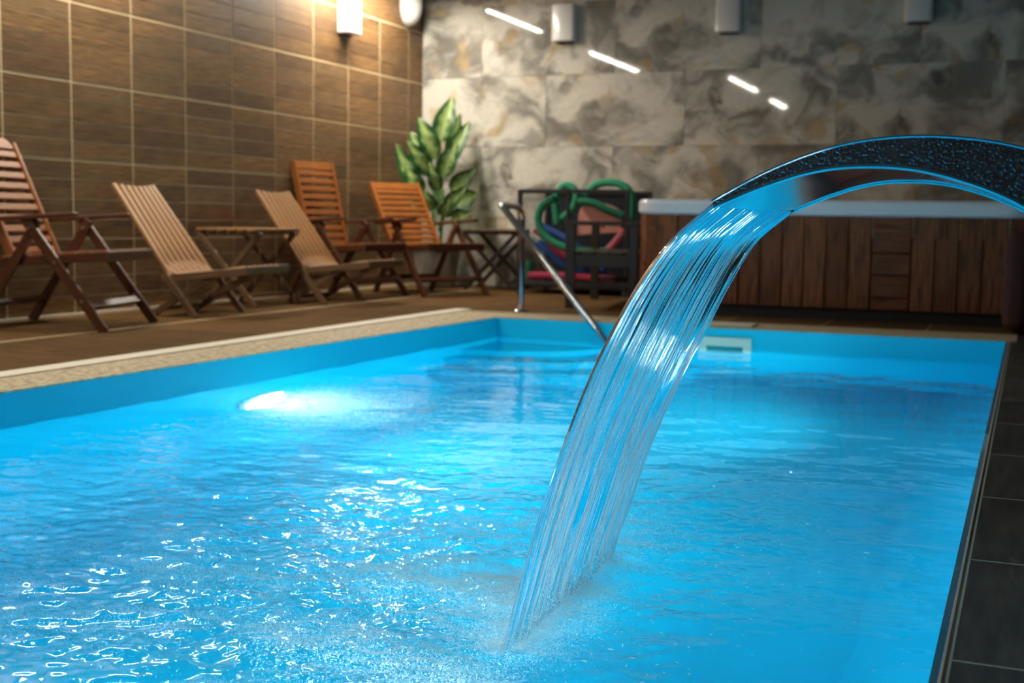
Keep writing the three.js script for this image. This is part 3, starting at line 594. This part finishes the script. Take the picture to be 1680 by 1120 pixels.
// ---------------------------------------------------------------- potted plant
{
  const o = thing('potted_plant', 'tall green and cream variegated plant in a grey pot in the corner', 'plant', [-4.88, 0, -9.98]);
  const potTex = texture(256, 256, (u, v) => { const c = fbm(u * 8, v * 8, 77, 4); return mix3([196, 192, 184], [142, 138, 132], clamp(0.4 + c * 1.8)); });
  const pot = new THREE.LatheGeometry([[0.001, 0], [0.15, 0], [0.165, 0.012], [0.215, 0.33], [0.228, 0.34], [0.228, 0.385], [0.205, 0.388], [0.2, 0.34], [0.001, 0.335]].map(([a, b]) => new THREE.Vector2(a, b)), 48);
  mesh('pot', pot, mat({ map: potTex, roughness: 0.5 }), o);
  mesh('soil', new THREE.CylinderGeometry(0.2, 0.2, 0.02, 32).translate(0, 0.345, 0), mat({ color: '#3a2c20', roughness: 1 }), o);
  const leafTex = texture(256, 256, (u, v) => {
    const e = Math.abs(u - 0.5) * 2, sp = N(u * 26 + v * 8, v * 34, 3), vein = smooth(0.05, 0.0, e);
    const pale = smooth(0.75, 0.25, e + 0.35 * N(u * 5, v * 7, 6) - sp * 0.45);
    let c = mix3([38, 86, 40], [178, 196, 120], pale * 0.85);
    return mix3(c, [190, 205, 140], vein * 0.6);
  });
  const leafMat = mat({ map: leafTex, roughness: 0.4, side: THREE.DoubleSide, transmission: 0.25, thickness: 0 });
  const stemMat = mat({ color: '#6f9a58', roughness: 0.5 });
  for (let k = 0; k < 4; k++) { const a = k * 1.7; mesh('stem', tube([V(Math.cos(a) * 0.03, 0.34, Math.sin(a) * 0.03), V(Math.cos(a) * 0.05, 0.6, Math.sin(a) * 0.05), V(Math.cos(a) * 0.05 + 0.01, 0.86 + 0.08 * k, Math.sin(a) * 0.04)], 0.014 - k * 0.001, 16, 8), stemMat, o); }
  // leaf: base, tip, width, droop, facing
  function leaf(base, tip, w, bend, m, out) {
    const d = tip.clone().sub(base), L = d.length(), X = d.clone().normalize(), F = out.clone().addScaledVector(X, -out.dot(X)).normalize(), S = X.clone().cross(F);
    const nl = 14, nw = 8, P = [], U = [], I = [];
    for (let j = 0; j <= nl; j++) for (let i = 0; i <= nw; i++) {
      const t = j / nl, s = i / nw - 0.5, ww = w * Math.pow(Math.sin(Math.PI * Math.pow(t, 0.72)), 0.8) * (t > 0.999 ? 0 : 1) + 0.002;
      const p = base.clone().addScaledVector(X, L * t).addScaledVector(S, s * ww).addScaledVector(F, bend * Math.sin(Math.PI * t) + Math.abs(s) * ww * 0.35 + 0.006 * Math.sin(t * 17 + i));
      P.push(p.x, p.y, p.z); U.push(i / nw, t);
    }
    for (let j = 0; j < nl; j++) for (let i = 0; i < nw; i++) { const a = j * (nw + 1) + i; I.push(a, a + 1, a + nw + 2, a, a + nw + 2, a + nw + 1); }
    const g = new THREE.BufferGeometry(); g.setAttribute('position', new THREE.Float32BufferAttribute(P, 3)); g.setAttribute('uv', new THREE.Float32BufferAttribute(U, 2)); g.setIndex(I); g.computeVertexNormals();
    const q = mesh('leaf', g, m, o);
    const root = V(base.x * 0.2, Math.max(0.5, base.y - 0.3), base.z * 0.2);
    mesh('petiole', tube([root, root.clone().lerp(base, 0.55).add(V(0, 0.04, 0)), base], 0.007, 10, 6), stemMat, q);
  }
  const cam = V(0.43, 0.15, 0.89);
  const right = V(0.89, 0, -0.46), up = V(0, 1, 0), fr = V(0.46, 0, 0.89);
  const at = (r, h, f) => right.clone().multiplyScalar(r).addScaledVector(up, h).addScaledVector(fr, f);
  const list = [ // base (right, height, front), tip, width, bend
    [[-0.0, 1.27, 0.02], [0.13, 1.68, 0.0], 0.19, 0.03], [[-0.02, 1.12, 0.08], [-0.17, 1.49, 0.12], 0.19, 0.03], [[-0.06, 0.98, 0.12], [-0.27, 1.28, 0.22], 0.16, 0.03],
    [[-0.18, 0.85, 0.0], [-0.37, 1.27, 0.0], 0.16, -0.02], [[0.06, 1.05, 0.06], [0.28, 1.47, 0.02], 0.15, 0.03], [[0.03, 0.97, 0.14], [0.16, 1.28, 0.2], 0.17, 0.03],
    [[0.08, 0.72, 0.14], [0.25, 0.88, 0.3], 0.13, 0.04], [[-0.06, 0.68, 0.15], [-0.12, 0.86, 0.26], 0.15, 0.04], [[0.05, 0.63, 0.18], [0.1, 0.78, 0.3], 0.13, 0.03],
    [[0.12, 0.85, -0.06], [0.34, 1.05, 0.0], 0.17, 0.02], [[0.14, 0.75, -0.02], [0.36, 0.83, 0.05], 0.2, -0.02], [[-0.14, 0.8, 0.05], [-0.28, 1.08, 0.08], 0.16, 0.02],
    [[-0.1, 1.05, -0.08], [-0.24, 1.38, -0.08], 0.16, 0.02], [[0.1, 1.15, -0.1], [0.2, 1.55, -0.12], 0.13, 0.0], [[-0.13, 0.62, 0.08], [-0.26, 0.78, 0.14], 0.15, 0.03], [[0.13, 0.6, 0.1], [0.3, 0.66, 0.2], 0.15, 0.03],
    [[0.0, 0.85, 0.16], [-0.08, 1.1, 0.26], 0.13, 0.04],
  ];
  for (const [b, t, w, bend] of list) leaf(at(...b), at(...t), w, bend, leafMat, cam);
}

// ---------------------------------------------------------------- steel handrail
{
  const o = thing('pool_handrail', 'stainless steel handrail leading down the corner steps into the pool', 'handrail', [-3.085, 0, -7.575]);
  const rail = new THREE.CurvePath();
  const pts = [V(0, 0, 0), V(0, 0.62, 0), V(0, 0.665, 0.03), V(0, 0.69, 0.08), V(0, 0.70, 0.34), V(0.02, 0.69, 0.38), V(0.05, 0.66, 0.39), V(0.74, -0.055, 0.575), V(0.98, -0.30, 0.64)];
  for (let k = 0; k < pts.length - 1; k++) rail.add(new THREE.LineCurve3(pts[k], pts[k + 1]));
  class Path extends THREE.Curve { getPoint(t, v = new THREE.Vector3()) { return v.copy(rail.getPoint(t)); } }
  mesh('tube', new THREE.TubeGeometry(new Path(), 140, 0.021, 16), steel, o);
  mesh('flange', new THREE.LatheGeometry([[0.022, 0.004], [0.05, 0.004], [0.048, 0.014], [0.03, 0.022], [0.022, 0.022]].map(([a, b]) => new THREE.Vector2(a, b)), 32), steel, o);
}

// ---------------------------------------------------------------- storage cage with swimming noodles
const CG = { x0: -3.93, x1: -3.0, z0: -9.6, z1: -10.23, h: 0.86, y0: 0.06 };
{
  const o = thing('storage_cage', 'black framed storage cage with netting full of swimming noodles', 'cage', [(CG.x0 + CG.x1) / 2, 0, (CG.z0 + CG.z1) / 2]);
  const hx = (CG.x1 - CG.x0) / 2, hz = (CG.z0 - CG.z1) / 2, y0 = CG.y0, h = CG.h, net = mat({ color: '#101216', roughness: 0.9, transparent: true, opacity: 0.1, side: THREE.DoubleSide });
  const denseNet = mat({ color: '#1b222e', roughness: 0.9, transparent: true, opacity: 0.9, side: THREE.DoubleSide });
  for (const sx of [1, -1]) for (const sz of [1, -1]) {
    mesh('post', bar(V(hx * sx, 0.05, hz * sz), V(hx * sx, h, hz * sz), 0.035, 0.035, 0.005), black, o);
    mesh('castor', new THREE.CylinderGeometry(0.03, 0.03, 0.025, 20).rotateX(Math.PI / 2).translate(hx * sx, 0.03, hz * sz), charcoal, o);
  }
  mesh('post', bar(V(-0.04, y0, hz), V(-0.04, h, hz), 0.03, 0.03, 0.005), black, o);
  for (const y of [y0 + 0.02, h - 0.015]) for (const s of [1, -1]) {
    mesh('rail', bar(V(-hx, y, hz * s), V(hx, y, hz * s), 0.03, 0.035, 0.005), black, o);
    mesh('rail', bar(V(hx * s, y, -hz), V(hx * s, y, hz), 0.03, 0.035, 0.005), black, o);
  }
  mesh('base_panel', box(-hx, hx, y0 - 0.005, y0 + 0.01, -hz, hz), charcoal, o);
  for (const s of [1, -1]) {
    mesh('net_panel', box(-hx, hx, y0, h - 0.02, hz * s - 0.001, hz * s + 0.001), s > 0 ? net : denseNet, o);
    mesh('net_panel', box(hx * s - 0.001, hx * s + 0.001, y0, h - 0.02, -hz, hz), net, o);
  }
}
{
  const foamM = (c) => mat({ color: c, roughness: 0.8 });
  const green = foamM('#2f9a72'), green2 = foamM('#1f7d5c'), red = foamM('#c73a5e'), pink = foamM('#d8707e'), blue = foamM('#2a66b8'), blue2 = foamM('#28509a');
  const cx = (CG.x0 + CG.x1) / 2, zf = CG.z0;
  const nd = (name, label, m, pts, r = 0.033) => { const o = mesh(name, tube(pts.map(([x, y, z]) => V(cx + x, y, zf - z)), r, 60, 14), m); tag(o, label, 'swimming noodle', 'swimming noodles in the storage cage'); };
  nd('swimming_noodle', 'green noodle looping out over the left top of the storage cage', green, [[-0.2, 0.58, 0.19], [-0.21, 0.66, 0.19], [-0.22, 0.8, 0.19], [-0.14, 0.90, 0.19], [-0.04, 0.84, 0.19], [-0.06, 0.72, 0.19], [-0.16, 0.62, 0.19]]);
  nd('swimming_noodle', 'green noodle bent in a wide curve behind the left netting', green, [[-0.18, 0.79, 0.053], [-0.29, 0.72, 0.053], [-0.32, 0.6, 0.053], [-0.26, 0.48, 0.053], [-0.12, 0.40, 0.053], [0.08, 0.36, 0.053], [0.3, 0.36, 0.053]]);
  nd('swimming_noodle', 'green noodle arching over the right top of the storage cage', green, [[-0.03, 0.78, 0.26], [0.1, 0.90, 0.26], [0.24, 0.925, 0.26], [0.36, 0.89, 0.26], [0.42, 0.8, 0.26], [0.42, 0.62, 0.26]]);
  nd('swimming_noodle', 'dark green noodle sloping down behind the right netting', green2, [[0.0, 0.76, 0.12], [0.12, 0.755, 0.12], [0.26, 0.70, 0.12], [0.4, 0.65, 0.12]]);
  nd('swimming_noodle', 'red noodle slanting down behind the left netting', red, [[-0.4, 0.53, 0.19], [-0.3, 0.46, 0.19], [-0.18, 0.34, 0.19], [0.0, 0.27, 0.19], [0.12, 0.25, 0.19]]);
  nd('swimming_noodle', 'pink noodle rising to the right behind the netting', pink, [[0.02, 0.25, 0.122], [0.14, 0.28, 0.122], [0.26, 0.36, 0.122], [0.36, 0.47, 0.122], [0.41, 0.54, 0.122]]);
  nd('swimming_noodle', 'blue noodle lying across the left of the cage', blue, [[-0.4, 0.42, 0.26], [-0.28, 0.33, 0.26], [-0.16, 0.24, 0.26], [0.0, 0.2, 0.26], [0.2, 0.2, 0.26]], 0.036);
  nd('swimming_noodle', 'dark blue noodle curving below the wide green one', blue2, [[-0.42, 0.56, 0.33], [-0.2, 0.46, 0.33], [0.0, 0.34, 0.33], [0.2, 0.3, 0.33], [0.4, 0.3, 0.33]], 0.036);
  nd('swimming_noodle', 'red noodle lying level low in the cage', red, [[-0.4, 0.145, 0.06], [-0.1, 0.15, 0.06], [0.15, 0.14, 0.06], [0.36, 0.13, 0.06]]);
  nd('swimming_noodle', 'green noodle standing upright at the left of the cage', green2, [[-0.42, 0.11, 0.12], [-0.42, 0.2, 0.12], [-0.41, 0.27, 0.12]], 0.035);
  nd('swimming_noodle', 'dark green noodle lying on the bottom of the cage', green2, [[-0.02, 0.11, 0.19], [0.2, 0.11, 0.19], [0.4, 0.11, 0.19]], 0.036);
  // kickboard
  const s = new THREE.Shape(); s.moveTo(-0.18, -0.13); s.lineTo(0.18, -0.1); s.lineTo(0.18, 0.06); s.quadraticCurveTo(0.06, 0.14, -0.1, 0.13); s.quadraticCurveTo(-0.18, 0.1, -0.18, 0); s.closePath();
  const hole = new THREE.Path(); hole.absellipse(-0.04, -0.05, 0.018, 0.04, 0, Math.PI * 2, true); s.holes.push(hole);
  const hole2 = new THREE.Path(); hole2.absellipse(0.035, -0.05, 0.018, 0.035, 0, Math.PI * 2, true); s.holes.push(hole2);
  const kb = mesh('kickboard', new THREE.ExtrudeGeometry(s, { depth: 0.03, bevelEnabled: true, bevelSize: 0.006, bevelThickness: 0.006, bevelSegments: 2 }), foamM('#f0a294'));
  kb.position.set(cx + 0.18, 0.62, zf - 0.19); kb.rotation.x = -0.12;
  tag(kb, 'pink swimming kickboard with two holes inside the storage cage', 'kickboard');
}

// ---------------------------------------------------------------- dark bench
{
  const o = thing('wooden_bench', 'dark brown wooden bench with arm rails between the storage cage and the hot tub', 'bench', [-2.818, 0, -8.70], 0.166);
  const hz = 0.53, hx = 0.22;
  for (const s of [1, -1]) {
    mesh('leg', bar(V(-hx, 0, hz * s), V(-hx, 0.58, hz * s), 0.05, 0.06), darkWood, o);
    mesh('leg', bar(V(hx, 0, hz * s), V(hx, 0.58, hz * s), 0.05, 0.06), darkWood, o);
    mesh('armrest', bar(V(-hx - 0.04, 0.59, hz * s), V(hx + 0.03, 0.59, hz * s), 0.07, 0.03, 0.006), darkWood, o);
    mesh('side_rail', bar(V(-hx, 0.33, hz * s), V(hx, 0.33, hz * s), 0.03, 0.085), darkWood, o);
    mesh('side_rail', bar(V(-hx, 0.16, hz * s), V(hx, 0.16, hz * s), 0.03, 0.04), darkWood, o);
  }
  for (let k = 0; k < 5; k++) { const x = -hx + 0.02 + k * 0.1; mesh('seat_slat', bar(V(x, 0.385, -hz), V(x, 0.385, hz), 0.08, 0.02, 0.004, V(1, 0, 0)), darkWood, o); }
  mesh('front_rail', bar(V(-hx, 0.34, -hz), V(-hx, 0.34, hz), 0.06, 0.025, 0.004, V(0, 1, 0)), darkWood, o);
  mesh('back_rail', bar(V(hx, 0.54, -hz), V(hx, 0.54, hz), 0.06, 0.025, 0.004, V(0, 1, 0)), darkWood, o);
}

// ---------------------------------------------------------------- hot tub
{
  const x0 = -2.46, x1 = 0.04, z0 = -8.05, z1 = -10.1, R = 0.16, TOP = 0.758, SK = 0.655, cx = (x0 + x1) / 2, cz = (z0 + z1) / 2, hx = (x1 - x0) / 2, hz = (z0 - z1) / 2;
  const o = thing('hot_tub', 'hot tub with white acrylic rim and brown wooden plank skirt behind the pool', 'hot tub', [cx, 0, cz]);
  const rounded = (ax, az, r) => { const s = new THREE.Shape(); s.moveTo(-ax + r, -az); s.lineTo(ax - r, -az); s.absarc(ax - r, -az + r, r, -Math.PI / 2, 0); s.lineTo(ax, az - r); s.absarc(ax - r, az - r, r, 0, Math.PI / 2); s.lineTo(-ax + r, az); s.absarc(-ax + r, az - r, r, Math.PI / 2, Math.PI); s.lineTo(-ax, -az + r); s.absarc(-ax + r, -az + r, r, Math.PI, Math.PI * 1.5); return s; };
  const rimS = rounded(hx - 0.01, hz - 0.01, R), hole = rounded(hx - 0.2, hz - 0.2, 0.25); rimS.holes.push(new THREE.Path(hole.getPoints(12)));
  mesh('rim', new THREE.ExtrudeGeometry(rimS, { depth: TOP - SK - 0.06, bevelEnabled: true, bevelSize: 0.03, bevelThickness: 0.03, bevelSegments: 4, curveSegments: 10 }).rotateX(-Math.PI / 2).translate(0, SK + 0.03, 0), mat({ color: '#dfe3e8', roughness: 0.25, clearcoat: 0.7 }), o);
  const inner = rounded(hx - 0.06, hz - 0.06, R - 0.03);
  mesh('core', new THREE.ExtrudeGeometry(inner, { depth: SK - 0.22, bevelEnabled: false, curveSegments: 10 }).rotateX(-Math.PI / 2).translate(0, 0.08, 0), mat({ color: '#7a5a40', roughness: 0.9 }), o);
  mesh('plinth', new THREE.ExtrudeGeometry(rounded(hx - 0.03, hz - 0.03, R - 0.03), { depth: 0.08, bevelEnabled: false, curveSegments: 10 }).rotateX(-Math.PI / 2), black, o);
  const skirtMats = [0, 1, 2, 3].map((k) => mat({ map: woodTex([[122, 72, 44], [114, 66, 40], [128, 76, 47], [108, 62, 38]][k], 120 + k * 3), roughness: 0.6, specularIntensity: 0.5, name: 'skirt_' + k }));
  const y0 = 0.075, PW = 0.1385;
  const plank = (x, z, turn, w = PW, h = SK - y0, y = y0, k = 0, name = 'plank') => {
    const g = tileGeo(w - 0.007, h, 0.03, 0.005); { const uv = g.attributes.uv; for (let i = 0; i < uv.count; i++) { const a = uv.getX(i), b = uv.getY(i); h > w ? uv.setXY(i, b / 0.6, a / 0.3 + k * 0.17) : uv.setXY(i, a / 0.6, b / 0.3 + k * 0.17); } }
    const m = mesh(name, g, skirtMats[k % 4], o); m.position.set(x, y, z); m.rotation.y = turn; return m;
  };
  // front: planks, with a panel of four short level boards in it
  const toL = (X) => X - cx;
  let X = -0.918; let k = 0;
  const panel0 = -0.918, panel1 = -0.678;
  for (let x = panel0 - PW; x > x0 + R * 0.8; x -= PW) plank(toL(x) + 0.003, hz - 0.03, 0, PW, undefined, undefined, k++ * 3 % 7);
  for (let x = panel1; x + PW < x1 - R * 0.8; x += PW) plank(toL(x) + 0.003, hz - 0.03, 0, PW, undefined, undefined, k++ * 3 % 7);
  const ys = [y0, 0.155, 0.294, 0.434, 0.573, SK];
  for (let j = 0; j < 5; j++) plank(toL(panel0) + 0.004, hz - 0.034, 0, panel1 - panel0 - 0.002, ys[j + 1] - ys[j] - 0.004, ys[j], j * 2 + 1);
  for (let z = -hz + R * 0.8; z + PW < hz - R * 0.6; z += PW) { plank(-hx + 0.03, z, -Math.PI / 2, PW, undefined, undefined, k++ * 3 % 7); plank(hx - 0.03, z + PW, Math.PI / 2, PW, undefined, undefined, k++ * 3 % 7); }
  // rounded corners
  for (const [sx, a0] of [[-1, Math.PI], [1, Math.PI * 1.5]]) {
    for (let j = 0; j < 3; j++) {
      const a = a0 + (j + 0.5) * Math.PI / 6, g = new THREE.CylinderGeometry(R, R, SK - y0, 6, 1, false, (sx < 0 ? -Math.PI / 2 : 0) + j * Math.PI / 6 + 0.015, Math.PI / 6 - 0.03);
      const m = mesh('plank', g, skirtMats[(j + 1) % 4], o); m.position.set(sx * (hx - R), (SK + y0) / 2, hz - R);
    }
  }
}
{ // dark red seat, partly in view at the right of the hot tub
  const o = thing('red_armchair', 'dark red upholstered armchair in the shade at the right end of the hot tub', 'chair', [0.18, 0, -7.72]);
  const red = mat({ color: '#3c1413', roughness: 0.9 });
  mesh('arm', new RoundedBoxGeometry(0.14, 0.56, 0.5, 4, 0.06).translate(-0.24, 0.3, 0), red, o);
  mesh('arm', new RoundedBoxGeometry(0.14, 0.56, 0.5, 4, 0.06).translate(0.34, 0.3, 0), red, o);
  mesh('seat', new RoundedBoxGeometry(0.46, 0.24, 0.5, 4, 0.05).translate(0.05, 0.24, 0.02), red, o);
  mesh('backrest', new RoundedBoxGeometry(0.6, 0.62, 0.14, 4, 0.06).translate(0.05, 0.36, -0.22), red, o);
  for (const x of [-0.24, 0.34]) for (const z of [-0.2, 0.2]) mesh('foot', new THREE.CylinderGeometry(0.02, 0.016, 0.04, 12).translate(x, 0.02, z), black, o);
}

// ---------------------------------------------------------------- skimmer and its lid
{
  const o = thing('pool_skimmer', 'white framed skimmer opening in the far pool wall at the waterline', 'skimmer', [-1.6, -0.13, PZ1]);
  const s = new THREE.Shape(); s.moveTo(-0.15, -0.1); s.lineTo(0.15, -0.1); s.lineTo(0.15, 0.075); s.lineTo(-0.15, 0.075); s.closePath();
  const h = new THREE.Path(); h.moveTo(-0.11, -0.07); h.lineTo(-0.11, 0.03); h.lineTo(0.11, 0.03); h.lineTo(0.11, -0.07); h.closePath(); s.holes.push(h);
  const ivory = mat({ color: '#d9dcc9', roughness: 0.4 });
  mesh('frame', new THREE.ExtrudeGeometry(s, { depth: 0.014, bevelEnabled: true, bevelSize: 0.003, bevelThickness: 0.003, bevelSegments: 2 }), ivory, o);
  mesh('flap', box(-0.11, 0.11, -0.07, 0.03, 0.001, 0.006), mat({ color: '#1c7f86', roughness: 0.4 }), o);
  const lid = mesh('skimmer_lid', new RoundedBoxGeometry(0.3, 0.01, 0.2, 2, 0.004), ivory); lid.position.set(-1.62, 0.009, PZ1 - 0.2);
  tag(lid, 'ivory skimmer lid set in the deck above the skimmer opening', 'lid');
}

renderer.render(scene, camera);
